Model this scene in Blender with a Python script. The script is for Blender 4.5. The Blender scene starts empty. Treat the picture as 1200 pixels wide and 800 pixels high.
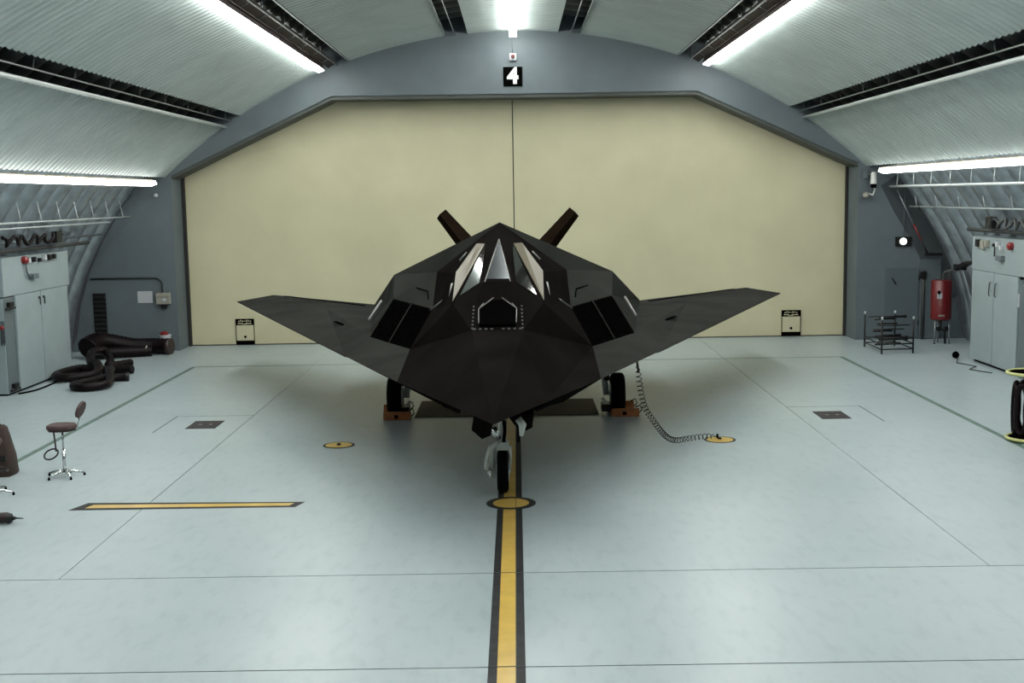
import bpy, math, random
from math import pi, sin, cos, tan, radians, sqrt, atan2
from mathutils import Vector, Matrix

random.seed(7)
S = bpy.context.scene
COL = S.collection

# ------------------------------------------------------------------ camera
cam_d = bpy.data.cameras.new('camera')
cam = bpy.data.objects.new('camera', cam_d)
COL.objects.link(cam)
cam_d.sensor_fit = 'HORIZONTAL'
cam_d.sensor_width = 36.0
cam_d.lens = 42.0
cam_d.clip_start = 0.1
cam_d.clip_end = 200
PITCH, YAW, ROLL = 0.121478, 0.004836, 0.0165
F = Vector((-sin(YAW) * cos(PITCH), cos(YAW) * cos(PITCH), -sin(PITCH)))
R = Vector((cos(YAW), sin(YAW), 0))
U = R.cross(F)
R2 = R * cos(ROLL) - U * sin(ROLL)
U2 = R * sin(ROLL) + U * cos(ROLL)
M = Matrix((R2, U2, -F)).transposed().to_4x4()
M.translation = Vector((0.15, 0, 4.3))
cam.matrix_world = M
S.camera = cam

# ------------------------------------------------------------------ world, exposure
w = bpy.data.worlds.new('world')
S.world = w
w.use_nodes = True
w.node_tree.nodes['Background'].inputs[0].default_value = (0.5, 0.55, 0.6, 1)
w.node_tree.nodes['Background'].inputs[1].default_value = 0.05
S.view_settings.view_transform = 'Standard'
S.view_settings.look = 'None'
S.view_settings.gamma = 1
S.view_settings.use_curve_mapping = False
S.view_settings.exposure = 0.0
LAMP = 49.0      # radiance of the fluorescent diffusers
XC = 0.15        # centre line of the vault


# ------------------------------------------------------------------ materials
def mat(name, col, rough=0.5, metal=0.0, var=0.0, scale=3.0, bump=0.0, bscale=None, emit=None, estr=0,
        detail=4, spec=0.5, stretch=None, rvar=0.0):
    m = bpy.data.materials.new(name)
    m.use_nodes = True
    nt = m.node_tree
    b = nt.nodes['Principled BSDF']
    b.inputs['Base Color'].default_value = (*col, 1)
    b.inputs['Roughness'].default_value = rough
    b.inputs['Metallic'].default_value = metal
    b.inputs['Specular IOR Level'].default_value = spec
    if var or bump or rvar:
        tc = nt.nodes.new('ShaderNodeTexCoord')
        mp = nt.nodes.new('ShaderNodeMapping')
        nt.links.new(tc.outputs['Object'], mp.inputs[0])
        if stretch:
            mp.inputs['Scale'].default_value = stretch
    if var or rvar:
        n = nt.nodes.new('ShaderNodeTexNoise')
        n.inputs['Scale'].default_value = scale
        n.inputs['Detail'].default_value = detail
        nt.links.new(mp.outputs[0], n.inputs['Vector'])
    if var:
        cr = nt.nodes.new('ShaderNodeValToRGB')
        cr.color_ramp.elements[0].position = 0.3
        cr.color_ramp.elements[1].position = 0.7
        cr.color_ramp.elements[0].color = (*[max(0, c * (1 - var)) for c in col], 1)
        cr.color_ramp.elements[1].color = (*[min(1, c * (1 + var)) for c in col], 1)
        nt.links.new(n.outputs['Fac'], cr.inputs[0])
        nt.links.new(cr.outputs[0], b.inputs['Base Color'])
    if rvar:
        mr = nt.nodes.new('ShaderNodeMapRange')
        mr.inputs['To Min'].default_value = max(0.02, rough - rvar)
        mr.inputs['To Max'].default_value = min(1, rough + rvar)
        nt.links.new(n.outputs['Fac'], mr.inputs['Value'])
        nt.links.new(mr.outputs[0], b.inputs['Roughness'])
    if bump:
        n2 = nt.nodes.new('ShaderNodeTexNoise')
        n2.inputs['Scale'].default_value = bscale or scale * 8
        n2.inputs['Detail'].default_value = 5
        nt.links.new(mp.outputs[0], n2.inputs['Vector'])
        bp = nt.nodes.new('ShaderNodeBump')
        bp.inputs['Strength'].default_value = bump
        bp.inputs['Distance'].default_value = 0.01
        nt.links.new(n2.outputs['Fac'], bp.inputs['Height'])
        nt.links.new(bp.outputs[0], b.inputs['Normal'])
    if emit:
        b.inputs['Emission Color'].default_value = (*emit, 1)
        b.inputs['Emission Strength'].default_value = estr
    return m


def floor_material():
    m = mat('painted_concrete', (0.31, 0.37, 0.38), rough=0.33, spec=0.42)
    nt = m.node_tree
    b = nt.nodes['Principled BSDF']
    g = nt.nodes.new('ShaderNodeNewGeometry')
    n1 = nt.nodes.new('ShaderNodeTexNoise'); n1.inputs['Scale'].default_value = 0.35; n1.inputs['Detail'].default_value = 5
    n2 = nt.nodes.new('ShaderNodeTexNoise'); n2.inputs['Scale'].default_value = 7; n2.inputs['Detail'].default_value = 8
    mp = nt.nodes.new('ShaderNodeMapping'); mp.inputs['Scale'].default_value = (1.0, 0.35, 1)
    nt.links.new(g.outputs['Position'], mp.inputs[0])
    nt.links.new(mp.outputs[0], n2.inputs['Vector'])
    nt.links.new(g.outputs['Position'], n1.inputs['Vector'])
    c1 = nt.nodes.new('ShaderNodeValToRGB')
    c1.color_ramp.elements[0].position = 0.3; c1.color_ramp.elements[0].color = (0.285, 0.35, 0.362, 1)
    c1.color_ramp.elements[1].position = 0.7; c1.color_ramp.elements[1].color = (0.335, 0.398, 0.41, 1)
    nt.links.new(n1.outputs['Fac'], c1.inputs[0])
    c2 = nt.nodes.new('ShaderNodeValToRGB')
    c2.color_ramp.elements[0].position = 0.28; c2.color_ramp.elements[0].color = (0.86, 0.87, 0.87, 1)
    c2.color_ramp.elements[1].position = 0.5; c2.color_ramp.elements[1].color = (1, 1, 1, 1)
    nt.links.new(n2.outputs['Fac'], c2.inputs[0])
    mx = nt.nodes.new('ShaderNodeMix'); mx.data_type = 'RGBA'; mx.blend_type = 'MULTIPLY'
    mx.inputs[0].default_value = 0.8
    nt.links.new(c1.outputs[0], mx.inputs[6]); nt.links.new(c2.outputs[0], mx.inputs[7])
    nt.links.new(mx.outputs[2], b.inputs['Base Color'])
    return m


FLOOR = floor_material()
JOINT = mat('joint_filler', (0.05, 0.062, 0.06), 0.8)
LINER = mat('galvanised_liner', (0.32, 0.375, 0.365), 0.42, 0.2, var=0.07, scale=1.2)
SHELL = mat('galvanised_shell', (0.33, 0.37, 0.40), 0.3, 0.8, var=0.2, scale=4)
SHELLTOP = mat('shaded_vault_steel', (0.06, 0.07, 0.07), 0.55, 0.3, var=0.3, scale=2)  # vault steel darkened for the unlit space behind the slots
WALL = mat('blue_grey_wall_paint', (0.09, 0.115, 0.127), 0.6, var=0.08, scale=1.5, bump=0.15, bscale=25)
CREAM = mat('cream_door_paint', (0.50, 0.478, 0.32), 0.55, var=0.06, scale=0.8, bump=0.1, bscale=12)
DARKGAP = mat('dark_gap', (0.02, 0.02, 0.018), 0.9)
YELLOW = mat('yellow_line_paint', (0.50, 0.34, 0.075), 0.3, var=0.12, scale=4)
BLACKP = mat('black_line_paint', (0.02, 0.022, 0.023), 0.55, spec=0.15, var=0.35, scale=6)
GREENP = mat('green_line_paint', (0.075, 0.13, 0.105), 0.5, var=0.3, scale=3)
TUBE = mat('lit_diffuser', (1, 1, 1), 0.4, emit=(1.0, 0.99, 0.95), estr=LAMP)
TUBEL = mat('lit_diffuser_low', (1, 1, 1), 0.4, emit=(1.0, 0.99, 0.95), estr=LAMP * 0.26)
HOUS = mat('lamp_housing', (0.25, 0.22, 0.14), 0.4, 0.2)
PIPEW = mat('pale_pipe', (0.42, 0.47, 0.47), 0.35, 0.2)
PIPEG = mat('grey_steel_pipe', (0.2, 0.225, 0.23), 0.35, 0.6)
BROWN = mat('brown_primer_steel', (0.022, 0.012, 0.011), 0.7, var=0.3, scale=3)
RAM = mat('black_absorbent_coating', (0.0075, 0.0068, 0.0062), 0.5, var=0.25, scale=1.2, bump=0.08, bscale=30, spec=0.0)
RAM2 = mat('lit_absorbent_coating', (0.0255, 0.0262, 0.024), 0.55, var=0.22, scale=0.9, bump=0.08, bscale=30, spec=0.0)  # same coating as RAM, lightened for facets that reflect more light
FINM = mat('brown_black_fin', (0.008, 0.0055, 0.0035), 0.6, var=0.25, scale=2, spec=0.0)
BLK = mat('dead_black', (0.0015, 0.0015, 0.0015), 0.9, spec=0.0)
RUB = mat('tyre_rubber', (0.002, 0.002, 0.002), 0.8, spec=0.05)
GLASS = mat('gold_coated_pane', (0.105, 0.09, 0.056), 0.45, 0.2)
GLASSD = mat('dark_coated_pane', (0.06, 0.066, 0.06), 0.06, 0.8)
GLASSF = mat('front_coated_pane', (0.035, 0.031, 0.042), 0.08, 0.8)
EDGEM = mat('bare_metal_edge', (0.22, 0.22, 0.21), 0.35, 0.6)
WHITEG = mat('white_gear_paint', (0.5, 0.53, 0.5), 0.4, var=0.1, scale=8)
CAB = mat('grey_cabinet_enamel', (0.225, 0.28, 0.29), 0.42, var=0.05, scale=2)
CABD = mat('dark_grey_enamel', (0.085, 0.11, 0.12), 0.5)
DKST = mat('dark_steel', (0.012, 0.013, 0.013), 0.45, 0.5)
RED = mat('red_enamel', (0.10, 0.003, 0.005), 0.35, var=0.12, scale=4)
REDP = mat('red_plastic', (0.17, 0.01, 0.01), 0.4)
WHITE = mat('white_paper', (0.38, 0.4, 0.42), 0.7)
BEIGE = mat('beige_plastic', (0.24, 0.24, 0.2), 0.5)
LITW = mat('lit_bulkhead', (1, 1, 1), 0.4, emit=(0.9, 1.0, 0.9), estr=1.6)
LEATH = mat('maroon_leather', (0.02, 0.009, 0.01), 0.45, var=0.3, scale=10)
FABR = mat('brown_seat_fabric', (0.06, 0.036, 0.036), 0.8, var=0.15, scale=20)
CHROME = mat('chrome', (0.62, 0.65, 0.65), 0.18, 0.95)
DUCT = mat('dark_rubber_duct', (0.0045, 0.0025, 0.003), 0.4, var=0.4, scale=4, spec=0.12)
CANV = mat('brown_canvas', (0.025, 0.013, 0.009), 0.85, var=0.35, scale=3)
YRING = mat('yellow_green_enamel', (0.40, 0.42, 0.16), 0.4)
ORANGE = mat('orange_rubber', (0.26, 0.085, 0.015), 0.6, var=0.25, scale=9)
PLATE = mat('dark_steel_plate', (0.009, 0.006, 0.007), 0.7, 0.0, var=0.3, scale=12)
SHEET = mat('dark_brown_sheet', (0.05, 0.025, 0.012), 0.7, var=0.3, scale=2)
PIPED = mat('dark_insulated_pipe', (0.025, 0.029, 0.028), 0.6, var=0.3, scale=6)


# ------------------------------------------------------------------ mesh helpers
class MB:
    def __init__(s):
        s.v = []; s.f = []; s.sm = []

    def add(s, vs, fs, smooth=False):
        k = len(s.v)
        s.v += [tuple(v) for v in vs]
        s.f += [tuple(k + i for i in f) for f in fs]
        s.sm += [smooth] * len(fs)
        return s

    def box(s, x0, x1, y0, y1, z0, z1):
        x0, x1 = sorted((x0, x1)); y0, y1 = sorted((y0, y1)); z0, z1 = sorted((z0, z1))
        vs = [(x0, y0, z0), (x1, y0, z0), (x1, y1, z0), (x0, y1, z0), (x0, y0, z1), (x1, y0, z1), (x1, y1, z1), (x0, y1, z1)]
        return s.add(vs, [(0, 3, 2, 1), (4, 5, 6, 7), (0, 1, 5, 4), (1, 2, 6, 5), (2, 3, 7, 6), (3, 0, 4, 7)])

    def prism(s, poly, d):
        """closed polygon (3D points) extruded along d"""
        n = len(poly); P = [Vector(p) for p in poly]; d = Vector(d)
        nrm = Vector((0, 0, 0))
        for i in range(n):
            nrm += (P[i] - P[0]).cross(P[(i + 1) % n] - P[0])
        if nrm.dot(d) > 0:
            P = P[::-1]
        vs = P + [p + d for p in P]
        fs = [tuple(range(n)), tuple(range(2 * n - 1, n - 1, -1))] + [(i, i + n, (i + 1) % n + n, (i + 1) % n) for i in range(n)]
        return s.add(vs, fs)

    def cyl(s, a, b, r, n=12, r2=None, caps=True):
        return s.tube([a, b], [r, r if r2 is None else r2], n, caps)

    def tube(s, path, r, n=10, caps=True, closed=False):
        P = [Vector(p) for p in path]; m = len(P)
        rs = r if isinstance(r, (list, tuple)) else [r] * m
        up = None; k = len(s.v); vs = []
        for i in range(m):
            if closed:
                t = (P[(i + 1) % m] - P[i - 1]).normalized()
            else:
                t = (P[min(i + 1, m - 1)] - P[max(i - 1, 0)]).normalized()
            if up is None:
                up = Vector((0, 0, 1)) if abs(t.z) < 0.9 else Vector((1, 0, 0))
            u = (up - t * up.dot(t))
            if u.length < 1e-5:
                u = t.orthogonal()
            u.normalize(); v = t.cross(u); up = u
            for j in range(n):
                a = 2 * pi * j / n
                vs.append(P[i] + (u * cos(a) + v * sin(a)) * rs[i])
        fs = []
        for i in range(m if closed else m - 1):
            for j in range(n):
                a = i * n + j; b = i * n + (j + 1) % n
                c = ((i + 1) % m) * n + (j + 1) % n; d = ((i + 1) % m) * n + j
                fs.append((a, d, c, b))
        s.add(vs, fs, n > 5)
        if caps and not closed:
            s.f.append(tuple(k + j for j in range(n))); s.sm.append(False)
            s.f.append(tuple(k + (m - 1) * n + j for j in range(n - 1, -1, -1))); s.sm.append(False)
        return s

    def lathe(s, c, prof, n=20, axis='z'):
        """profile [(r, h)] around an axis through c"""
        c = Vector(c); vs = []
        for r, h in prof:
            for j in range(n):
                a = 2 * pi * j / n
                if axis == 'z': vs.append(c + Vector((r * cos(a), r * sin(a), h)))
                elif axis == 'x': vs.append(c + Vector((h, r * cos(a), r * sin(a))))
                else: vs.append(c + Vector((r * sin(a), h, r * cos(a))))
        m = len(prof); fs = []
        for i in range(m - 1):
            for j in range(n):
                fs.append((i * n + j, i * n + (j + 1) % n, (i + 1) * n + (j + 1) % n, (i + 1) * n + j))
        fs.append(tuple(range(n - 1, -1, -1))); fs.append(tuple((m - 1) * n + j for j in range(n)))
        return s.add(vs, fs, True)

    def build(s, name, material, parent=None, local=False, bevel=0, flat=False):
        me = bpy.data.meshes.new(name)
        off = Vector((0, 0, 0))
        p = parent
        if not local:
            while p is not None:
                off += p.location; p = p.parent
        me.from_pydata([tuple(Vector(v) - off) for v in s.v], [], s.f)
        me.validate()
        if not flat:
            for poly, sm in zip(me.polygons, s.sm):
                poly.use_smooth = sm
        me.materials.append(material)
        o = bpy.data.objects.new(name, me)
        COL.objects.link(o)
        if parent is not None:
            o.parent = parent
        if bevel:
            b = o.modifiers.new('bevel', 'BEVEL'); b.width = bevel; b.segments = 2; b.limit_method = 'ANGLE'
        me.update()
        return o


def crease(o):
    """hard-edge shading for lathed caps"""
    o.data.set_sharp_from_angle(angle=radians(40))
    return o


def tag(o, label=None, cat=None, group=None, kind=None):
    if label: o['label'] = label
    if cat: o['category'] = cat
    if group: o['group'] = group
    if kind: o['kind'] = kind
    return o


def thing(name, label, cat, loc=(0, 0, 0), group=None):
    o = bpy.data.objects.new(name, None); COL.objects.link(o)
    o.location = loc
    o.empty_display_size = 0.1
    return tag(o, label, cat, group)


def struct(name, mb, m, **k):
    o = mb.build(name, m, **k)
    o['kind'] = 'structure'
    return o


# ------------------------------------------------------------------ floor
YF, YB = -8.0, 36.2
floor = struct('floor', MB().box(-13.2, 13.5, YF, YB, -0.25, -0.012), JOINT)
xs = [-13.2, -5.18, 5.52, 13.5]
ysj = [YF, -0.5, 5.0, 7.78, 10.54, 13.3, YB]
g = 0.006
for j in range(len(ysj) - 1):
    cols = [(-13.2, 13.5)] if ysj[j + 1] < 13.4 else list(zip(xs[:-1], xs[1:]))
    for (x0, x1) in cols:
        MB().box(x0 + g, x1 - g, ysj[j] + 0.010, ysj[j + 1] - 0.010, -0.012, 0).build('floor_slab', FLOOR, floor)
T = 0.0025


def paint(name, m, x0, x1, y0, y1, z=T, label=None):
    o = MB().box(x0, x1, y0, y1, -0.001, z).build(name, m, floor)
    if label: o['label'] = label
    return o


# centre line: black ground with the yellow stripe on it
paint('line_border', BLACKP, -0.17, 0.175, YF, 31.0, label='black border of the centre line')
paint('centre_line', YELLOW, -0.085, 0.092, YF, 31.0, 0.004, label='yellow stripe down the middle of the floor')
paint('side_line', GREENP, -8.36, -8.25, YF, 30.86, label='green line along the left of the bay')
paint('side_line', GREENP, 8.50, 8.61, YF, 30.86, label='green line along the right of the bay')
paint('cross_line', GREENP, -8.25, 8.50, 30.8, 30.86, label='thin green line across the rear of the bay')
MB().prism([(-6.22, 16.40, 0), (-3.02, 16.40, 0), (-2.93, 16.68, 0), (-6.08, 16.80, 0)], (0, 0, T)).build('stop_line_border', BLACKP, floor)
MB().prism([(-6.02, 16.50, 0), (-3.12, 16.48, 0), (-3.07, 16.62, 0), (-5.96, 16.68, 0)], (0, 0, 0.004)).build('stop_line', YELLOW, floor)


for yj in ysj[1:-1]:
    MB().box(-0.17, 0.175, yj - 0.008, yj + 0.008, 0, 0.0066).build('floor_joint', JOINT, floor)


def disc(cx, cy, r_out, r_in):
    a = MB().lathe((cx, cy, 0), [(r_out, -0.001), (r_out, 0.0045)], 40).build('marking_ring', BLACKP, floor)
    b = MB().lathe((cx, cy, 0), [(r_in, -0.001), (r_in, 0.006)], 40).build('marking_disc', YELLOW, floor)
    crease(a); crease(b)


disc(0.02, 16.43, 0.35, 0.255)
disc(-3.02, 20.6, 0.275, 0.235)
disc(3.66, 20.56, 0.275, 0.235)
MB().box(0.084, 0.092, YF + 8, 31, 0, 0.0065).build('line_joint', JOINT, floor)
for cx in (-3.02, 3.66):
    MB().lathe((cx, 20.6, 0), [(0.035, 0), (0.035, 0.03), (0.015, 0.04)], 12).build('earthing_stud', DKST, floor)

# service pit covers with joint lines around them
for (px0, px1, jx0, jx1) in ((-6.2, -5.63, -6.72, -5.18), (5.9, 6.46, 6.98, 5.52)):
    pc = MB().box(px0, px1, 22.32, 23.1, -0.002, 0.006).build('pit_cover', PLATE, floor)
    for i in range(2):
        xx = px0 + 0.19 + i * 0.2
        MB().box(xx - 0.03, xx + 0.03, 22.68, 22.74, 0.006, 0.012).build('lift_handle', EDGEM, pc, local=False)
    MB().box(jx0 - 0.012, jx0 + 0.012, 22.0, 23.66, -0.001, 0.001).build('floor_joint', JOINT, floor)
    MB().box(jx0, jx1, 23.64, 23.66, -0.001, 0.001).build('floor_joint', JOINT, floor)

# ------------------------------------------------------------------ vault
RL, ZC = 14.68, -5.8


def arc(h, dr=0.0):
    """height of the liner arc at half-width h"""
    return sqrt((RL + dr) ** 2 - h * h) + ZC


def corrugated(h0, h1, y0, y1, pitch, amp, R_, side, thick=0.02, seg=10, prof=None):
    """sheet bent to the arc of radius R_, corrugated along y; ridges run with the arc"""
    mb = MB()
    a0, a1 = math.asin(h0 / R_), math.asin(h1 / R_)
    n = int(round((y1 - y0) / pitch)); pp = []
    for i in range(n):
        for (fr, am) in prof:
            pp.append((y0 + (i + fr) * pitch, am * amp))
    pp.append((y1, prof[0][1] * amp))
    W = seg + 1; vs = []
    for (y, d) in pp:
        for k in range(W):
            a = a0 + (a1 - a0) * k / seg
            r = R_ + d
            vs.append((XC + side * r * sin(a), y, ZC + r * cos(a)))
    for (y, d) in pp:
        for k in range(W):
            a = a0 + (a1 - a0) * k / seg
            r = R_ + d + thick
            vs.append((XC + side * r * sin(a), y, ZC + r * cos(a)))
    m = len(pp); fs = []; off = m * W
    for i in range(m - 1):
        for k in range(seg):
            q = (i * W + k, i * W + k + 1, (i + 1) * W + k + 1, (i + 1) * W + k)
            fs.append(q if side > 0 else q[::-1])
            q2 = tuple(off + t for t in q)
            fs.append(q2[::-1] if side > 0 else q2)
        for k in (0, seg):
            fs.append((i * W + k, (i + 1) * W + k, off + (i + 1) * W + k, off + i * W + k))
    mb.add(vs, fs, False)
    return mb


TRAP = [(0.0, 0), (0.3, 0), (0.5, 1), (0.8, 1)]
SINE = [(k / 8, 0.5 - 0.5 * cos(2 * pi * k / 8)) for k in range(8)]
ROUND = [(0.0, 1.0), (0.13, 1.0)] + [(0.5 + 0.36 * sin(radians(a)), 1 - cos(radians(a))) for a in range(-84, 85, 14)] + [(0.87, 1.0)]
YW = 34.3        # face of the end wall


def shell_curve():
    pts = []
    for h in [0, 1.3, 2.6, 3.9, 5.2, 6.5, 7.6, 8.6, 9.4, 10.0]:
        pts.append((h, arc(h, 0.42 if h < 8.7 else 0.42 - (h - 8.6) * 0.03)))
    side = [(10.0, 5.36), (10.75, 4.66), (11.3, 3.9), (11.8, 3.1), (12.25, 2.2), (12.58, 1.2), (12.75, 0.3), (12.78, 0.0)]
    return pts, side


TOPC, SIDEC = shell_curve()


def finer(curve, n=4):
    out = []
    m = len(curve)
    for i in range(m - 1):
        p0, p1, p2, p3 = [Vector((*curve[max(0, min(m - 1, k))], 0)) for k in (i - 1, i, i + 1, i + 2)]
        for k in range(n):
            t = k / n
            q = 0.5 * ((2 * p1) + (-p0 + p2) * t + (2 * p0 - 5 * p1 + 4 * p2 - p3) * t * t + (-p0 + 3 * p1 - 3 * p2 + p3) * t ** 3)
            out.append((q.x, q.y))
    out.append(curve[-1])
    return out


def ribbed(curve, y0, y1, pitch, amp, side, both=False):
    mb = MB()
    C = []
    P = [Vector((h, 0, z)) for h, z in curve]
    full = ([Vector((-p.x, 0, p.z)) for p in P[::-1]][:-1] + P) if both else P
    sg = 1 if both else side
    N = []
    for i in range(len(full)):
        t = (full[min(i + 1, len(full) - 1)] - full[max(0, i - 1)]).normalized()
        nn = Vector((-t.z, 0, t.x))
        if nn.dot(full[i] - Vector((0, 0, -3))) < 0: nn = -nn
        N.append(nn)
    n = int(round((y1 - y0) / pitch))
    pitch = (y1 - y0) / n
    vs = []; W = len(full)
    ys = []
    for i in range(n):
        for fr, am in ROUND:
            ys.append((y0 + (i + fr) * pitch, am * amp))
    ys.append((y1, amp))
    for y, d in ys:
        for k in range(W):
            q = full[k] + N[k] * d
            vs.append((XC + sg * q.x, y, q.z))
    fs = []
    for i in range(len(ys) - 1):
        for k in range(W - 1):
            q = (i * W + k, i * W + k + 1, (i + 1) * W + k + 1, (i + 1) * W + k)
            fs.append(q if sg > 0 else q[::-1])
    mb.add(vs, fs, True)
    return mb


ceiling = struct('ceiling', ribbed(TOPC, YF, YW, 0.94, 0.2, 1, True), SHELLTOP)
struct('wall_left', ribbed(finer(SIDEC), YF, YW, 0.95, 0.28, -1), SHELL)
struct('wall_right', ribbed(finer(SIDEC), YF, YW, 0.95, 0.28, 1), SHELL)

PANELS = [(8.22, 9.98), (5.38, 7.76), (1.9, 4.6)]
for side in (-1, 1):
    for (h0, h1) in PANELS:
        corrugated(h0, h1, YF, YW, 0.25, 0.05, RL, side, prof=TRAP).build('liner_panel', LINER, ceiling)
    corrugated(0.0, 1.27, YF, YW, 0.25, 0.035, RL, side, prof=TRAP, seg=4).build('liner_panel', LINER, ceiling)

# end walls ------------------------------------------------------------


def outer_z(h):
    h = abs(h)
    C_ = [(a, b) for a, b in TOPC] + SIDEC[1:]
    if h >= 12.78: return 0.0
    for (a, b), (c, d) in zip(C_[:-1], C_[1:]):
        if a <= h <= c and c > a:
            return b + (d - b) * (h - a) / (c - a)
    return 0.0


OPEN = [(-9.65, 5.02), (-5.0, 7.17), (0.1, 7.15), (5.32, 7.15), (9.9, 5.06)]


def open_z(x):
    if x < OPEN[0][0] or x > OPEN[-1][0]: return None
    for (a, b), (c, d) in zip(OPEN[:-1], OPEN[1:]):
        if a <= x <= c: return b + (d - b) * (x - a) / (c - a)


def end_wall(y0, y1):
    mb = MB()
    xx = sorted(set([round(XC + s * h, 4) for s in (-1, 1) for h in
                     [0, 1.3, 2.6, 3.9, 5.2, 6.5, 7.6, 8.6, 9.4, 10, 10.75, 11.3, 11.8, 12.25, 12.58, 12.75, 12.9]] + [p[0] for p in OPEN]))
    for a, b in zip(xx[:-1], xx[1:]):
        m = (a + b) / 2
        inside = OPEN[0][0] < m < OPEN[-1][0]
        za, zb = outer_z(a - XC) + 0.16, outer_z(b - XC) + 0.16
        if inside:
            la, lb = open_z(a), open_z(b)
        else:
            la = lb = 0.0
        mb.prism([(a, y0, la), (b, y0, lb), (b, y0, zb), (a, y0, za)], (0, y1 - y0, 0))
    return mb


wall_back = struct('wall_back', end_wall(YW, 35.7), WALL)
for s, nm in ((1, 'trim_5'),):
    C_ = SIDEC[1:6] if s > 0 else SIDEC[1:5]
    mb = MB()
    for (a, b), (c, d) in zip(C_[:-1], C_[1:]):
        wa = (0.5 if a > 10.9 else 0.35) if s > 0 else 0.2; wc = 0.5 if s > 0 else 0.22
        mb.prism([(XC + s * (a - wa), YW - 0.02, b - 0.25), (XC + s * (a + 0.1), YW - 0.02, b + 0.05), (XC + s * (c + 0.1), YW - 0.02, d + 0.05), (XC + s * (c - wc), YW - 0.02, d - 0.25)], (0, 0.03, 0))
    struct(nm, mb, mat('dark_wall_strip', (0.035, 0.045, 0.05), 0.7))  # dark curved strip on the end wall along the right shell
# door leaves
for (x0, x1, nm) in ((-9.9, 0.085, 'door_1'), (0.115, 10.1, 'door_2')):
    zs = {-9.9: 4.95, 0.085: 7.3, 0.115: 7.3, 10.1: 5.0}
    mb = MB()
    if x0 < 0:
        poly = [(x0, 35.4, 0.03), (x1, 35.4, 0.03), (x1, 35.4, 7.35), (-5.05, 35.4, 7.35), (x0, 35.4, 5.1)]
    else:
        poly = [(x0, 35.4, 0.03), (x1, 35.4, 0.03), (x1, 35.4, 5.1), (5.4, 35.4, 7.35), (x0, 35.4, 7.35)]
    mb.prism(poly, (0, 0.25, 0))
    struct(nm, mb, CREAM)
struct('trim_1', MB().box(-9.65, 9.9, 35.42, 35.62, 0.0, 0.03), BROWN)
# seals standing beside the leaves
struct('trim_2', MB().box(-9.652, -9.56, 35.28, 35.395, 0, 5.02), DARKGAP)
struct('trim_3', MB().box(9.83, 9.902, 35.28, 35.395, 0, 5.06), DARKGAP)
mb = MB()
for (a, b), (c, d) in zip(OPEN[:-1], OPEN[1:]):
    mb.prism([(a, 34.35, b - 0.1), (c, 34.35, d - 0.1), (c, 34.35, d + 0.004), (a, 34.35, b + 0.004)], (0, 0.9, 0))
struct('trim_4', mb, mat('soffit_shade', (0.045, 0.055, 0.05), 0.6))  # soffit band coloured dark for the shade under the opening's top edge
# unseen wall behind the camera, coloured dark to cut bounce light
mbf = MB(); mbf.box(-13.2, 13.5, YF - 0.3, YF, 0, 9.6)
struct('wall_front', mbf, WALL)

# ------------------------------------------------------------------ light rows


def light_row(name, h, z, y0, y1, label, wd=0.17, up=0.05, tilt=0.0, m=None, lip=0):
    x = XC + h
    t = thing(name, label, 'light', (x, (y0 + y1) / 2, z))
    ct, st = cos(tilt), sin(tilt)

    def rect(w0, w1, z0, z1, ya, yb):
        return MB().prism([(x + a * ct - b * st, ya, z + a * st + b * ct) for a, b in ((w0, z0), (w1, z0), (w1, z1), (w0, z1))], (0, yb - ya, 0))
    rect(-0.045, 0.045, 0.0, up, y0, y1).build('lamp_housing', HOUS, t)
    if lip:
        w0 = lip * (wd / 2 + 0.012)
        rect(min(w0, w0 + lip * 0.012), max(w0, w0 + lip * 0.012), -0.085, 0.16, y0, y1).build('reflector_lip', BROWN, t)
    n = int((y1 - y0) / 1.55); L = (y1 - y0) / n
    for i in range(n):
        a = y0 + i * L + 0.004; b = a + L - 0.008
        rect(-wd / 2, wd / 2, -0.10, 0.0, a, b).build('lamp_tube', m or TUBE, t)
    return t


light_row('fluorescent_light_row', -10.02, 4.84, 5.0, 33.3, 'bright fluorescent light row along the low left edge of the ceiling', 0.16, tilt=0.35, m=TUBEL)
light_row('fluorescent_light_row', 10.12, 4.86, 5.0, 33.3, 'bright fluorescent light row along the low right edge of the ceiling', 0.16, tilt=-0.35, m=TUBEL)
light_row('fluorescent_light_row', -5.33, 7.87, 5.0, 33.6, 'bright fluorescent light row high on the ceiling left of the number sign', 0.16, tilt=0.3, lip=1)
light_row('fluorescent_light_row', 5.33, 7.87, 5.0, 33.6, 'bright fluorescent light row high on the ceiling right of the number sign', 0.16, tilt=-0.3, lip=-1)
light_row('fluorescent_light_row', 0.0, 8.77, 5.0, 33.9, 'bright fluorescent light row on the ridge of the ceiling above the number sign', 0.2)


# rails and trays in the open slots --------------------------------------
def rail(name, m, x, z, y0, y1, r, label, cat='pipe', hangers=None, hm=None, hn=None, group=None):
    t = thing(name, label, cat, (x, (y0 + y1) / 2, z), group)
    MB().cyl((x, y0, z), (x, y1, z), r, 8).build('pipe_run', m, t)
    if hangers:
        n = int((y1 - y0) / hangers)
        for i in range(n):
            y = y1 - 0.6 - i * hangers
            if y < 12: break
            dx, dz = hn
            MB().cyl((x, y, z), (x + dx, y + 0.05, z + dz), 0.012, 6).build('hanger_rod', hm or m, t)
    return t


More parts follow.
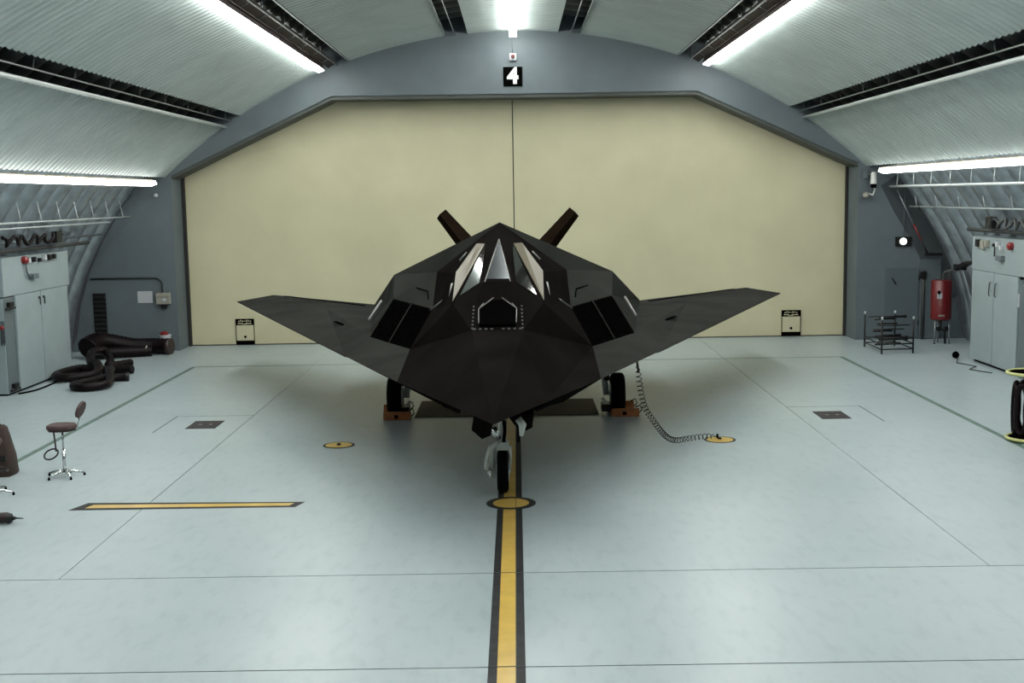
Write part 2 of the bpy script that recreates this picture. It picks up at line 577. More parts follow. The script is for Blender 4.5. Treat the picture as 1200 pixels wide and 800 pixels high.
for s, sd in ((-1, 'left'), (1, 'right')):
    rail('conduit', PIPEW, XC + s * 8.16, arc(8.16) - 0.05, 0, 34.25, 0.042, 'thick pale pipe along the lower ceiling slot on the %s' % sd)
    rail('conduit', PIPEG, XC + s * 8.03, arc(8.03) + 0.04, 0, 34.25, 0.016, 'thin pale conduit beside the thick pipe in the lower %s ceiling slot' % sd, hangers=1.9, hn=(-s * 0.02, 0.26))
    rail('conduit', PIPEG, XC + s * 4.94, arc(4.94) - 0.02, 0, 34.25, 0.018, 'thin conduit down the middle of the wide ceiling slot on the %s' % sd, hangers=2.4, hn=(-s * 0.02, 0.35))
    rail('conduit', PIPEW, XC + s * 4.63, arc(4.63) + 0.0, 0, 34.25, 0.016, 'thin pale conduit on the inner edge of the wide ceiling slot on the %s' % sd)
    rail('conduit', PIPEG, XC + s * 1.63, arc(1.63) + 0.01, 0, 34.25, 0.014, 'thin conduit down the middle of the narrow ceiling slot on the %s' % sd)
    rail('conduit', PIPEG, XC + s * 1.87, arc(1.87) + 0.0, 0, 34.25, 0.012, 'thin conduit on the outer edge of the narrow ceiling slot on the %s' % sd)
    t = thing('cable_tray', 'brown steel cable tray beside the light row in the wide %s ceiling slot' % sd, 'cable tray', (XC + s * 5.2, 17, arc(5.2)))
    h0, h1 = 4.98, 5.19
    P = [(XC + s * h0, 0, arc(h0) + 0.06), (XC + s * h1, 0, arc(h1) + 0.02), (XC + s * h1, 0, arc(h1) + 0.05), (XC + s * h0, 0, arc(h0) + 0.09)]
    MB().prism(P, (0, 34.28, 0)).build('tray_floor', BROWN, t)
    MB().cyl((XC + s * 5.19, 0, arc(5.19) + 0.01), (XC + s * 5.19, 34.28, arc(5.19) + 0.01), 0.010, 6).build('tray_rim', BROWN, t)
    for i in range(12):
        y = 33 - i * 1.6
        MB().cyl((XC + s * 5.18, y, arc(5.18) + 0.02), (XC + s * 5.0, y, arc(5.0) + 0.05), 0.012, 6).build('tray_bracket', PIPEG, t)

# side rails below the low light rows
rail('pipe_rail', PIPEW, -10.78, 3.88, 0, 34.0, 0.022, 'upper pale rail of the pair above the left cabinets', hangers=1.15, hn=(-0.1, 0.45))
rail('pipe_rail', PIPEW, -10.84, 3.76, 0, 32.5, 0.02, 'lower pale rail of the pair above the left cabinets')
rail('pipe_rail', PIPEW, 10.72, 4.38, 0, 34.0, 0.036, 'bright white rail just below the right light row', hangers=1.35, hn=(0.04, 0.4))
rail('pipe_rail', PIPEW, 11.15, 3.82, 0, 33.6, 0.02, 'thin pale rail below the white rail on the right', hangers=1.6, hn=(-0.04, 0.3))
rail('service_pipe', PIPED, -11.22, 3.25, 20.0, 31.8, 0.05, 'dark insulated pipe along the top of the left cabinet')
rail('service_pipe', PIPEG, -11.3, 3.42, 20.0, 33.0, 0.028, 'grey steel pipe behind the dark pipe over the left cabinet')
rail('service_pipe', PIPED, 11.45, 3.28, 20.0, 30.0, 0.045, 'dark insulated pipe along the top of the right cabinet')
for (x, y0, y1, z, lab) in ((-11.12, 27.6, 30.2, 4.44, 'short unlit white batten on the ribbed wall above the left rails'),
                            (11.25, 27.2, 30.0, 4.58, 'short unlit white batten on the ribbed wall behind the white rail')):
    t = thing('batten_light', lab, 'light', (x, y0, z))
    MB().box(x - 0.05, x + 0.05, y0, y1, z, z + 0.05).build('batten_body', PIPEW, t, bevel=0.01)
    MB().cyl((x, y0 + 0.05, z - 0.025), (x, y1 - 0.05, z - 0.025), 0.025, 10).build('lamp_tube', PIPEW, t)
    for yy in (y0 + 0.4, y1 - 0.4):
        MB().cyl((x, yy, z + 0.04), (x + (0.12 if x > 0 else -0.12), yy, z + 0.3), 0.01, 6).build('hanger_rod', PIPEG, t)

# ------------------------------------------------------------------ end wall fittings
YWF = YW
t = thing('number_sign', 'black square sign with a white figure 4 above the hangar door', 'sign', (0.13, YWF, 7.35))
MB().box(-0.14, 0.40, YWF - 0.03, YWF, 7.35, 7.89).build('sign_plate', BLK, t)
cu = bpy.data.curves.new('digit_curve', 'FONT'); cu.body = '4'; cu.size = 0.60; cu.align_x = 'CENTER'; cu.align_y = 'CENTER'
cu.extrude = 0.006; cu.offset = 0.026
tmp = bpy.data.objects.new('digit_tmp', cu); COL.objects.link(tmp)
bpy.context.view_layer.update()
me = bpy.data.meshes.new_from_object(tmp.evaluated_get(bpy.context.evaluated_depsgraph_get()))
bpy.data.objects.remove(tmp)
dg = bpy.data.objects.new('digit', me); COL.objects.link(dg); dg.parent = t
dg.location = (0.0, -0.04, 0.27); dg.rotation_euler = (pi / 2, 0, 0)
me.materials.clear(); me.materials.append(mat('white_sign_paint', (0.6, 0.62, 0.6), 0.5)); dg['label'] = 'white figure 4'

t = thing('alarm_beacon', 'small white and red beacon above the number sign', 'lamp', (0.14, YWF, 8.12))
MB().box(0.04, 0.24, YWF - 0.08, YWF, 8.06, 8.26).build('beacon_base', WHITE, t, bevel=0.01)
crease(MB().lathe((0.14, YWF - 0.08, 8.17), [(0.05, 0), (0.05, -0.05), (0.03, -0.08)], 14, 'y').build('beacon_lens', REDP, t))
MB().cyl((0.13, YWF - 0.015, 8.26), (0.13, YWF - 0.015, 8.8), 0.012, 6).build('beacon_conduit', CABD, t)

t = thing('louvre_vent', 'black louvred vent low on the left of the end wall', 'vent', (-11.88, YWF, 0.22))
MB().box(-12.07, -11.70, YWF - 0.02, YWF, 0.22, 1.70).build('vent_frame', DKST, t)
for i in range(11):
    z = 0.27 + i * 0.13
    MB().prism([(-12.05, YWF - 0.02, z), (-12.05, YWF - 0.06, z - 0.02), (-12.05, YWF - 0.06, z), (-12.05, YWF - 0.02, z + 0.05)], (0.33, 0, 0)).build('louvre_slat', DKST, t)
t = thing('notice_sheet', 'white paper notice on the left of the end wall', 'sign', (-10.55, YWF, 1.4))
MB().box(-10.78, -10.35, YWF - 0.012, YWF, 1.4, 1.74).build('paper', WHITE, t)
t = thing('junction_box', 'beige junction box beside the paper notice', 'box', (-10.02, YWF, 1.34))
MB().box(-10.23, -9.82, YWF - 0.12, YWF, 1.36, 1.69).build('box_body', BEIGE, t, bevel=0.015)
MB().box(-10.22, -9.83, YWF - 0.135, YWF - 0.12, 1.58, 1.685).build('box_lid', BEIGE, t, bevel=0.005)
crease(MB().lathe((-9.98, YWF - 0.12, 1.5), [(0.05, 0), (0.05, -0.03)], 12, 'y').build('box_dial', WHITE, t))
MB().box(-10.1, -9.95, YWF - 0.08, YWF - 0.02, 1.24, 1.36).build('cable_gland', DKST, t)
pts = [(-12.1, YWF - 0.03, 2.12)] + [(-10.25 + 0.2 * sin(a), YWF - 0.03, 1.92 + 0.2 * cos(a)) for a in [i * pi / 12 for i in range(7)]] + [(-10.05, YWF - 0.03, 1.69)]
t = thing('wall_conduit', 'dark conduit bending down to the beige junction box', 'pipe', (-10.5, YWF, 1.7))
MB().tube(pts, 0.024, 8).build('pipe_run', PIPED, t)
t = thing('smoke_detector', 'small white detector at the upper left of the end wall', 'detector', (-10.1, YWF, 4.45))
crease(MB().lathe((-10.1, YWF, 4.47), [(0.06, 0), (0.06, -0.05), (0.03, -0.08)], 14, 'y').build('detector_dome', WHITE, t))
MB().box(-10.17, -10.03, YWF - 0.02, YWF, 4.4, 4.54).build('detector_base', CABD, t)

t = thing('floodlight', 'white tubular floodlight under the right end of the ceiling', 'lamp', (10.22, YWF, 4.35))
MB().box(10.02, 10.16, YWF - 0.1, YWF, 4.62, 4.86).build('mount_box', CABD, t, bevel=0.01)
MB().cyl((10.12, YWF - 0.05, 4.74), (10.22, YWF - 0.32, 4.72), 0.02, 8).build('mount_arm', PIPEG, t)
crease(MB().tube([(10.25, YWF - 0.30, 4.78), (10.235, YWF - 0.36, 4.45)], [0.075, 0.095], 16).build('lamp_barrel', WHITEG, t))
crease(MB().tube([(10.232, YWF - 0.365, 4.44), (10.225, YWF - 0.38, 4.36)], [0.085, 0.075], 16).build('lamp_lens', BLK, t))
crease(MB().lathe((10.08, YWF - 0.2, 4.12), [(0.02, 0.12), (0.09, 0.08), (0.1, 0.0), (0.05, -0.05)], 16).build('shade', BEIGE, t))
MB().tube([(10.2, YWF - 0.25, 4.5), (10.3, YWF - 0.28, 4.3), (10.24, YWF - 0.3, 4.15), (10.1, YWF - 0.2, 4.2)], 0.022, 8).build('bracket', WHITEG, t)

t = thing('bulkhead_light', 'small lit bulkhead lamp on the right of the end wall', 'lamp', (11.2, YWF, 2.8))
MB().box(10.98, 11.44, YWF - 0.04, YWF, 2.68, 2.95).build('backplate', DKST, t)
crease(MB().lathe((11.2, YWF - 0.04, 2.82), [(0.1, 0), (0.1, -0.03), (0.07, -0.06)], 18, 'y').build('lamp_glass', LITW, t))
MB().cyl((11.22, YWF - 0.02, 2.95), (11.22, YWF - 0.02, 4.2), 0.01, 6).build('lamp_conduit', CABD, t)
t.location.y -= 0.022
d3 = struct('door_3', MB().box(10.72, 11.68, YWF - 0.035, YWF, 0.05, 2.06), mat('hatch_paint', (0.072, 0.095, 0.108), 0.5), bevel=0.01)
MB().cyl((10.9, YWF - 0.07, 1.78), (11.02, YWF - 0.07, 1.6), 0.018, 8).build('door_handle', DKST, d3)
for z in (0.4, 1.7):
    MB().cyl((11.69, YWF - 0.03, z), (11.69, YWF - 0.03, z + 0.16), 0.02, 8).build('door_hinge', DKST, d3)
t = thing('drain_pipe', 'dark upright pipe between the wall hatch and the red tank', 'pipe', (11.8, YWF, 0))
MB().cyl((11.8, YWF - 0.06, 0), (11.8, YWF - 0.06, 2.0), 0.05, 10).build('pipe_run', PIPED, t)
MB().box(11.72, 11.86, YWF - 0.14, YWF, 1.75, 1.95).build('valve_body', DKST, t, bevel=0.01)
MB().box(11.72, 12.3, YWF - 0.05, YWF, 0.02, 2.3).build('backing_board', CABD, t)
t.location.y -= 0.022

# plates at the foot of each door leaf
for (x0, x1, lab) in ((-8.25, -7.69, 'cream and black plate at the foot of the left door leaf'), (8.0, 8.58, 'cream and black plate at the foot of the right door leaf')):
    y = 35.4
    t = thing('door_plate', lab, 'sign', ((x0 + x1) / 2, y - 0.02, 0.04))
    MB().box(x0, x1, y - 0.03, y - 0.0, 0.04, 0.78).build('plate', CREAM, t)
    for (a, b, c, d) in ((x0, x1, 0.60, 0.79), (x0, x1, 0.03, 0.14)):
        MB().box(a, b, y - 0.036, y - 0.03, c, d).build('printed_band', BLK, t)
    for (a, b) in ((x0, x0 + 0.022), (x1 - 0.022, x1)):
        MB().box(a, b, y - 0.036, y - 0.03, 0.14, 0.60).build('printed_edge', BLK, t)
    crease(MB().lathe(((x0 + x1) / 2, y - 0.03, 0.25), [(0.04, 0), (0.04, -0.012)], 16, 'y').build('printed_dot', BLK, t))
    mb = MB()
    for i in range(7):
        xx = x0 + 0.09 + i * 0.058
        mb.box(xx, xx + 0.03, y - 0.04, y - 0.036, 0.70 + 0.01 * (i % 2), 0.735 + 0.01 * ((i * 5) % 3))
    mb.box(x0 + 0.07, x0 + 0.22, y - 0.04, y - 0.036, 0.645, 0.668).box(x0 + 0.3, x1 - 0.08, y - 0.04, y - 0.036, 0.64, 0.665).box(x0 + 0.2, x0 + 0.34, y - 0.04, y - 0.036, 0.62, 0.64)
    mb.build('lettering', CREAM, t)['label'] = 'illegible pale lettering'


# ------------------------------------------------------------------ cabinets
def cab_left():
    x1 = -11.28
    t = thing('steel_cabinet', 'tall grey two-door steel cabinet against the left ribbed wall', 'cabinet', (-11.7, 28.6, 0))
    MB().box(-12.0, x1 - 0.06, 26.55, 30.3, 0.04, 2.2).build('cabinet_body', CAB, t, bevel=0.01)
    MB().box(-12.0, x1 - 0.09, 26.6, 30.28, 0.0, 0.04).build('plinth', BLK, t)
    MB().box(x1 - 0.06, x1 - 0.05, 26.57, 27.1, 0.06, 2.18).build('side_panel', CABD, t)
    for (y0, y1, hy) in ((27.12, 28.55, 28.45), (28.58, 30.28, 28.72)):
        d = MB().box(x1 - 0.06, x1, y0, y1, 0.06, 2.22).build('door', CAB, t, bevel=0.012)
        MB().cyl((x1 + 0.03, hy, 1.9), (x1 + 0.03, hy, 2.08), 0.014, 8).cyl((x1, hy, 2.05), (x1 + 0.03, hy, 2.05), 0.01, 6).build('handle', DKST, d)
        MB().box(x1, x1 + 0.012, hy - 0.04, hy + 0.04, 2.05, 2.1).build('lock_plate', DKST, d)
    for z in (0.2, 2.05):
        MB().box(x1 - 0.05, x1 + 0.03, 26.72, 26.95, z - 0.05, z + 0.05).cyl((x1 - 0.02, 26.62, z - 0.09), (x1 + 0.02, 27.02, z - 0.09), 0.025, 8).build('latch', DKST, t)
    MB().box(-11.42, -11.32, 26.535, 26.55, 1.2, 1.7).build('switch_plate', CABD, t)
    crease(MB().lathe((-11.375, 26.53, 1.55), [(0.05, 0.01), (0.05, -0.04), (0.03, -0.06)], 14, 'y').build('stop_button', REDP, t))
    for dx in (-0.03, 0.03):
        MB().cyl((-11.375 + dx, 26.52, 1.15), (-11.375 + dx, 26.52, 1.48), 0.012, 6).build('switch_cable', DKST, t)
    return t


cab_left()
t = thing('service_box', 'grey service box on top of the left cabinet with small fittings', 'box', (-11.5, 28.6, 2.23))
MB().box(-11.74, -11.30, 26.55, 30.5, 2.23, 3.1).build('panel_body', CAB, t, bevel=0.01)
crease(MB().lathe((-11.3, 27.7, 3.0), [(0.09, 0), (0.09, 0.09), (0.05, 0.13)], 14, 'x').build('red_knob', REDP, t))
for i, (y, z, s_) in enumerate(((27.95, 2.97, 0.05), (28.25, 2.99, 0.06), (28.6, 2.96, 0.045), (28.9, 3.0, 0.06), (29.2, 2.99, 0.07), (29.5, 3.0, 0.06))):
    MB().box(-11.3, -11.22, y - s_, y + s_, z - s_, z + s_).build('socket', DKST if i % 3 else WHITE, t, bevel=0.01)
MB().tube([(-11.26, 27.75, 2.95), (-11.24, 27.75, 2.72), (-11.24, 27.85, 2.62), (-11.24, 28.1, 2.6)], 0.022, 8).build('bent_pipe', CABD, t)
MB().box(-11.3, -11.18, 28.0, 28.3, 2.54, 2.66).build('valve_box', CABD, t, bevel=0.01)

t = thing('steel_cabinet', 'tall pale grey two-door steel cabinet against the right ribbed wall', 'cabinet', (11.9, 28.4, 0))
x0 = 11.5
MB().box(x0 + 0.06, 12.2, 27.05, 29.8, 0.05, 2.22).build('cabinet_body', CAB, t, bevel=0.01)
MB().box(x0 + 0.1, 12.2, 27.08, 29.75, 0.0, 0.05).build('plinth', BLK, t)
for (y0, y1, hy) in ((28.44, 29.79, 28.6), (27.06, 28.41, 28.25)):
    d = MB().box(x0, x0 + 0.06, y0, y1, 0.08, 2.28).build('door', CAB, t, bevel=0.012)
    MB().tube([(x0, hy, 2.05), (x0 - 0.035, hy, 2.03), (x0 - 0.035, hy + 0.04, 1.75), (x0, hy + 0.04, 1.72)], 0.011, 8).build('handle', DKST, d)
MB().box(x0 + 0.02, 12.25, 25.2, 26.95, 0.0, 2.1).build('side_unit', CABD, t, bevel=0.01)
MB().box(x0, x0 + 0.1, 26.98, 27.03, 1.6, 1.9).build('hinge_bracket', WHITE, t)
t = thing('service_box', 'pale grey service box on top of the right cabinet with switches', 'box', (11.75, 28.2, 2.29))
MB().box(x0 + 0.01, 12.0, 25.0, 29.85, 2.29, 3.12).build('panel_body', CAB, t, bevel=0.01)
for i, (y, z, s_, m_) in enumerate(((29.4, 2.96, 0.09, DKST), (29.1, 2.93, 0.10, BEIGE), (28.85, 2.97, 0.08, BEIGE), (28.2, 2.97, 0.06, WHITE), (28.4, 2.95, 0.04, DKST), (28.0, 2.9, 0.05, WHITE))):
    MB().box(x0 - 0.07, x0 + 0.01, y - s_, y + s_, z - s_, z + s_).build('socket', m_, t, bevel=0.01)
crease(MB().lathe((x0 + 0.01, 27.45, 2.96), [(0.09, 0), (0.09, -0.09), (0.05, -0.12)], 14, 'x').build('red_knob', REDP, t))
MB().cyl((x0 - 0.02, 28.4, 2.95), (x0 - 0.02, 28.4, 2.68), 0.015, 6).build('switch_cable', DKST, t)
MB().box(x0 - 0.08, x0 + 0.01, 27.85, 28.2, 2.6, 2.72).build('valve_box', CABD, t, bevel=0.01)

# clutter on top of the cabinets
random.seed(3)
for (sx, lab, y0, y1, z0) in ((-1, 'dark tangled hose resting on the pipe above the left service box', 26.0, 29.4, 3.12), (1, 'dark tangled hose resting on the pipe above the right service box', 25.5, 28.6, 3.14)):
    t = thing('air_hose', lab, 'hose', (sx * 11.52, (y0 + y1) / 2, z0))
    hx = -11.02 if sx < 0 else 11.35
    pts = []
    for i in range(120):
        u = i / 119; y = y0 + (y1 - y0) * u
        pts.append((hx + 0.05 * sin(u * 31 + 2 * sin(u * 9)), y, 3.47 + 0.10 * cos(u * 37)))
    MB().tube(pts, 0.04, 8).build('hose_run', DUCT if sx < 0 else PIPED, t)
    MB().box(hx - 0.07, hx + 0.07, y1 - 0.45, y1 - 0.1, 3.34, 3.62).build('hose_clamp', DKST, t, bevel=0.01)

# ------------------------------------------------------------------ right corner: red tank, rack
t = thing('red_tank', 'red cylindrical tank on legs in the right rear corner', 'tank', (11.96, 33.2, 0))
cx, cy = 11.96, 33.2
crease(MB().lathe((cx, cy, 0), [(0.22, 0.66), (0.28, 0.70), (0.28, 1.74), (0.25, 1.78)], 28).build('tank_shell', RED, t))
MB().box(cx - 0.20, cx - 0.06, cy - 0.27, cy - 0.235, 1.28, 1.42).build('label_plate', WHITE, t)
MB().box(cx - 0.19, cx - 0.12, cy - 0.275, cy - 0.265, 1.40, 1.50).build('label_plate', BLK, t)
MB().box(cx - 0.16, cx + 0.0, cy - 0.29, cy - 0.265, 0.79, 0.83).build('label_plate', BEIGE, t)
for (dx, dy) in ((-0.2, -0.1), (0.22, -0.1), (0, 0.22)):
    MB().cyl((cx + dx, cy + dy, 0), (cx + dx * 0.9, cy + dy * 0.9, 0.70), 0.025, 8).build('leg', PIPEG, t)
MB().tube([(cx, cy, 0.66), (cx, cy, 0.42), (cx + 0.1, cy - 0.05, 0.35), (cx + 0.12, cy - 0.05, 0.0)], 0.035, 8).build('drain', DKST, t)
for (dx, dz) in ((-0.08, 0.42), (0.14, 0.42)):
    crease(MB().lathe((cx + dx, cy - 0.08, dz), [(0.07, -0.03), (0.07, 0.03)], 12, 'y').build('valve_wheel', DKST, t))
for i, (dx, xt, zt) in enumerate(((0.04, 11.72, 2.36), (0.22, 11.74, 2.22))):
    t = thing('tank_pipe', ('left' if i == 0 else 'right') + ' grey pipe rising from the red tank and bending towards the cabinet', 'pipe', (cx + dx, cy, 1.78))
    MB().tube([(cx + dx, cy, 1.76), (cx + dx, cy, 1.92 + 0.02 * i), (cx + dx, cy - 0.1, 2.0 + .02 * i), (cx + dx - 0.02, cy - 0.7, 2.1), (cx + dx - 0.08, cy - 1.2, 2.2)], 0.03, 8).build('pipe_run', PIPEG, t)
    MB().tube([(cx + dx - 0.08, cy - 1.2, 2.2), (cx + dx - 0.13, cy - 1.9, 2.36), (xt, 29.95, zt + 0.1)], 0.045, 8).build('dark_sleeve', DKST, t)
    MB().box(cx + dx - 0.13, cx + dx - 0.01, cy - 1.25, cy - 1.1, 2.12, 2.28).build('pipe_joint', DKST, t)

t = thing('stay_rod', 'thin diagonal rod with a red middle slanting down the right corner', 'pipe', (11.5, 34.2, 2.4))
a, b = Vector((10.95, 34.1, 4.28)), Vector((11.75, 33.8, 2.5))
MB().cyl(a, a.lerp(b, 0.55), 0.024, 8).build('rod', PIPEG, t)
MB().cyl(a.lerp(b, 0.55), a.lerp(b, 0.8), 0.025, 8).build('rod_sleeve', REDP, t)
MB().cyl(a.lerp(b, 0.8), b, 0.024, 8).build('rod_end', DKST, t)
MB().box(11.68, 12.15, 33.72, 33.86, 2.42, 2.5).build('rod_bracket', DKST, t)

# low rack, turned a little
t = thing('storage_rack', 'low dark metal rack holding bars in the right rear corner', 'rack', (9.75, 31.95, 0))
A = Vector((9.72, 31.2, 0)); Bx = Vector((10.57, 31.28, 0)) - A; By = Vector((9.72, 32.75, 0)) - A
for (u, v) in ((0, 0), (1, 0), (0, 1), (1, 1)):
    p = A + Bx * u + By * v
    MB().cyl(p, p + Vector((0, 0, 0.90)), 0.024, 8).build('post', DKST, t)
    MB().cyl(p + Vector((0, 0, 0.90)), p + Vector((0, 0, 0.98)), 0.028, 8).build('post_cap', PIPEW, t)
for z in (0.12, 0.26):
    for (p, q) in ((A, A + Bx), (A + Bx, A + Bx + By), (A + By, A + Bx + By), (A, A + By)):
        MB().cyl(p + Vector((0, 0, z)), q + Vector((0, 0, z)), 0.017, 6).build('rail', DKST, t)
for (z, v0) in ((0.42, 0.0), (0.56, 0.5), (0.72, 0.2), (0.86, 0.8)):
    p = A + By * v0 + Vector((0, 0, z))
    MB().cyl(p, p + Bx, 0.016, 6).build('crossbar', DKST, t)
bars = [(0.06, 0.9, 0.25, 0.93, 0.035), (0.1, 0.72, 0.45, 0.72, 0.022), (0.15, 0.8, 0.7, 0.8, 0.02), (0.05, 0.65, 0.6, 0.50, 0.028), (0.08, 0.98, 0.3, 0.34, 0.05), (0.2, 1.0, 0.7, 0.33, 0.045), (0.1, 0.9, 0.55, 0.15, 0.03)]
LB = ['topmost dark bar lying on the low metal rack', 'thin bar on the upper level of the low rack, towards the camera', 'thin bar on the upper level of the low rack, towards the wall', 'thin bar on the middle level of the low rack', 'thick black bar on the lower level of the low rack, towards the camera', 'thick black bar on the lower level of the low rack, towards the wall', 'bar on the bottom rails of the low metal rack']
for i, (u0, u1, v, z, r) in enumerate(bars):
    p = A + Bx * u0 + By * v + Vector((0, 0, z)); q = A + Bx * u1 + By * (v + 0.05) + Vector((0, 0, z))
    tt = thing('metal_bar', LB[i], 'bar', p, 'bars stored on the low rack')
    MB().cyl(p, q, r, 8).build('bar_body', DKST, tt)
    MB().cyl(q, q + (q - p).normalized() * 0.04, r * 1.3, 8).build('bar_end', DKST, tt)
t = thing('castor_ball', 'small black ball on the floor beside the right cabinet', 'ball', (11.3, 30.2, 0))
crease(MB().lathe((11.3, 30.2, 0), [(0.02, 0), (0.07, 0.03), (0.09, 0.09), (0.07, 0.15), (0.02, 0.18)], 16).build('ball', BLK, t))
MB().tube([(11.3, 30.1, 0.015), (11.0, 29.3, 0.015), (11.25, 28.7, 0.015), (10.9, 28.2, 0.015), (11.2, 27.6, 0.015)], 0.012, 6).build('loose_cord', PIPED, t)

# ------------------------------------------------------------------ hose stand on the right edge
t = thing('hose_stand', 'yellow-rimmed stand wound with dark hoses at the right edge', 'hose stand', (8.84, 20.1, 0))
cx, cy = 8.86, 20.1
for z, rr in ((0.05, 0.36), (1.17, 0.38)):
    MB().tube([(cx + rr * cos(a), cy + rr * sin(a), z) for a in [2 * pi * i / 36 for i in range(36)]], 0.028, 8, closed=True).build('rim', YRING, t)
    MB().lathe((cx, cy, z), [(rr - 0.03, -0.01), (rr - 0.03, 0.01)], 32).build('disc_plate', BLK, t)
MB().cyl((cx, cy, 0), (cx, cy, 1.17), 0.05, 12).build('post', DKST, t)
for k in range(9):
    a = 2 * pi * k / 9 + 0.25
    ccx, ccy = cx + 0.2 * cos(a), cy + 0.2 * sin(a)
    tx, ty = -sin(a), cos(a)
    pts = [(ccx + tx * 0.10 * cos(b) + cos(a) * 0.04, ccy + ty * 0.10 * cos(b) + sin(a) * 0.04, 0.56 + 0.42 * sin(b)) for b in [2 * pi * i / 28 for i in range(28)]]
    MB().tube(pts, 0.045, 8, closed=True).build('hose_loop', DUCT, t)
MB().tube([(cx - 0.2, cy - 0.1, 1.0), (cx - 0.12, cy - 0.15, 1.1), (cx, cy - 0.15, 1.06)], 0.03, 8).build('hose_end', DUCT, t)
MB().cyl((cx - 0.16, cy - 0.32, 0.12), (cx - 0.13, cy - 0.3, 0.34), 0.035, 10).build('hose_coupling', CHROME, t)


# ------------------------------------------------------------------ stools, bag, drill
def stool(cx, cy, label, rot=0.0, reach=0.29):
    t = thing('work_stool', label, 'stool', (cx, cy, 0), None)
    seat = [(0.24, 0.015, 0.80), (0.16, 0.16, 0.80), (0, 0.2, 0.80), (-0.16, 0.18, 0.8), (-0.22, 0.1, 0.8), (-0.22, -0.1, 0.8), (-0.16, -0.18, 0.8), (0, -0.2, 0.8), (0.16, -0.16, 0.8)]
    o = MB().prism([(cx + a, cy + b, 0.77) for a, b, c in seat], (0, 0, 0.075)).build('seat', FABR, t, bevel=0.025)
    MB().prism([(cx + a * 0.9, cy + b * 0.9, 0.745) for a, b, c in seat], (0, 0, 0.03)).build('seat_pan', LEATH, t)
    MB().tube([(cx + 0.15, cy, 0.755), (cx + 0.24, cy, 0.79), (cx + 0.285, cy, 0.98)], 0.014, 8).build('back_bar', CHROME, t)
    bp = []
    for i in range(14):
        a = 2 * pi * i / 14
        bp.append((cx + 0.285 + 0.045 * sin(a) , cy + 0.17 * cos(a), 1.08 + 0.13 * sin(a)))
    MB().prism(bp, (0.045, 0, -0.015)).build('backrest', FABR, t, bevel=0.012)
    MB().cyl((cx, cy, 0.08), (cx, cy, 0.45), 0.026, 12).cyl((cx, cy, 0.42), (cx, cy, 0.76), 0.016, 12).build('pole', CHROME, t)
    for k in range(5):
        a = rot + 2 * pi * k / 5
        ex, ey = cx + reach * cos(a), cy + reach * sin(a)
        lg = MB().tube([(cx, cy, 0.10), (cx + 0.12 * cos(a), cy + 0.12 * sin(a), 0.085), (ex, ey, 0.045)], [0.026, 0.022, 0.014], 8).build('leg', CHROME, t)
        crease(MB().lathe((ex, ey, 0), [(0.018, 0.0), (0.02, 0.02), (0.012, 0.045)], 10).build('foot', BLK, lg))
    MB().tube([(cx - 0.12, cy - 0.05, 0.75), (cx - 0.1, cy - 0.06, 0.55), (cx - 0.09, cy - 0.07, 0.42)], 0.014, 8).build('footrest_bar', LEATH, t)
    pts = [(cx - 0.17 + 0.10 * cos(b), cy - 0.07 + 0.12 * sin(b), 0.38 + 0.06 * sin(b)) for b in [2 * pi * i / 24 for i in range(24)]]
    MB().tube(pts, 0.013, 8, closed=True).build('footrest', DKST, t)
    return t


stool(-7.05, 18.5, 'brown-seated work stool with chrome star base on the left', 0.35)
s2 = stool(-7.76, 17.35, 'work stool at the left edge with only chrome feet in the frame', pi + 0.02, 0.37)
s2.rotation_euler = (0, 0, pi)

t = thing('canvas_case', 'dark brown tapered case standing at the left edge', 'case', (-8.15, 18.7, 0))
vs = []
for z, hw, hd in ((0.0, 0.25, 0.2), (0.02, 0.26, 0.21), (0.3, 0.235, 0.2), (0.62, 0.17, 0.15), (0.76, 0.14, 0.12), (0.80, 0.10, 0.09)):
    vs.append((z, hw, hd))
mb = MB(); n = 12; ring = []
for z, hw, hd in vs:
    for j in range(n):
        a = 2 * pi * (j + 0.5) / n
        ca, sa = cos(a), sin(a)
        f_ = 1 / max(abs(ca), abs(sa)) ** 0.7
        ring.append((-8.18 + hw * ca * f_, 18.72 + hd * sa * f_, z))
fs = [(i * n + j, i * n + (j + 1) % n, (i + 1) * n + (j + 1) % n, (i + 1) * n + j) for i in range(len(vs) - 1) for j in range(n)]
fs += [tuple(range(n - 1, -1, -1)), tuple((len(vs) - 1) * n + j for j in range(n))]
mb.add(ring, fs, True).build('case_body', CANV, t)
MB().tube([(-8.28, 18.68, 0.78), (-8.25, 18.68, 0.86), (-8.12, 18.68, 0.86), (-8.09, 18.68, 0.78)], 0.012, 8).build('carry_handle', DKST, t)
MB().box(-8.37, -7.97, 18.49, 18.53, 0.28, 0.34).build('strap', DKST, t)

t = thing('hand_drill', 'dark maroon hand drill lying at the lower left edge', 'tool', (-6.85, 15.75, 0))
crease(MB().tube([(-7.05, 15.71, 0.085), (-6.80, 15.76, 0.085)], 0.075, 12).build('drill_body', LEATH, t))
crease(MB().tube([(-6.80, 15.76, 0.075), (-6.74, 15.77, 0.08)], [0.085, 0.055], 12).build('drill_collar', DKST, t))
MB().tube([(-6.755, 15.77, 0.075), (-6.70, 15.775, 0.07)], [0.03, 0.024], 10).build('chuck', DKST, t)
MB().tube([(-6.70, 15.775, 0.07), (-6.60, 15.79, 0.06)], [0.012, 0.006], 8).build('drill_bit', DKST, t)
MB().tube([(-6.93, 15.72, 0.05), (-6.90, 15.60, 0.03), (-6.89, 15.52, 0.03)], [0.03, 0.028, 0.03], 10).build('grip', BLK, t)


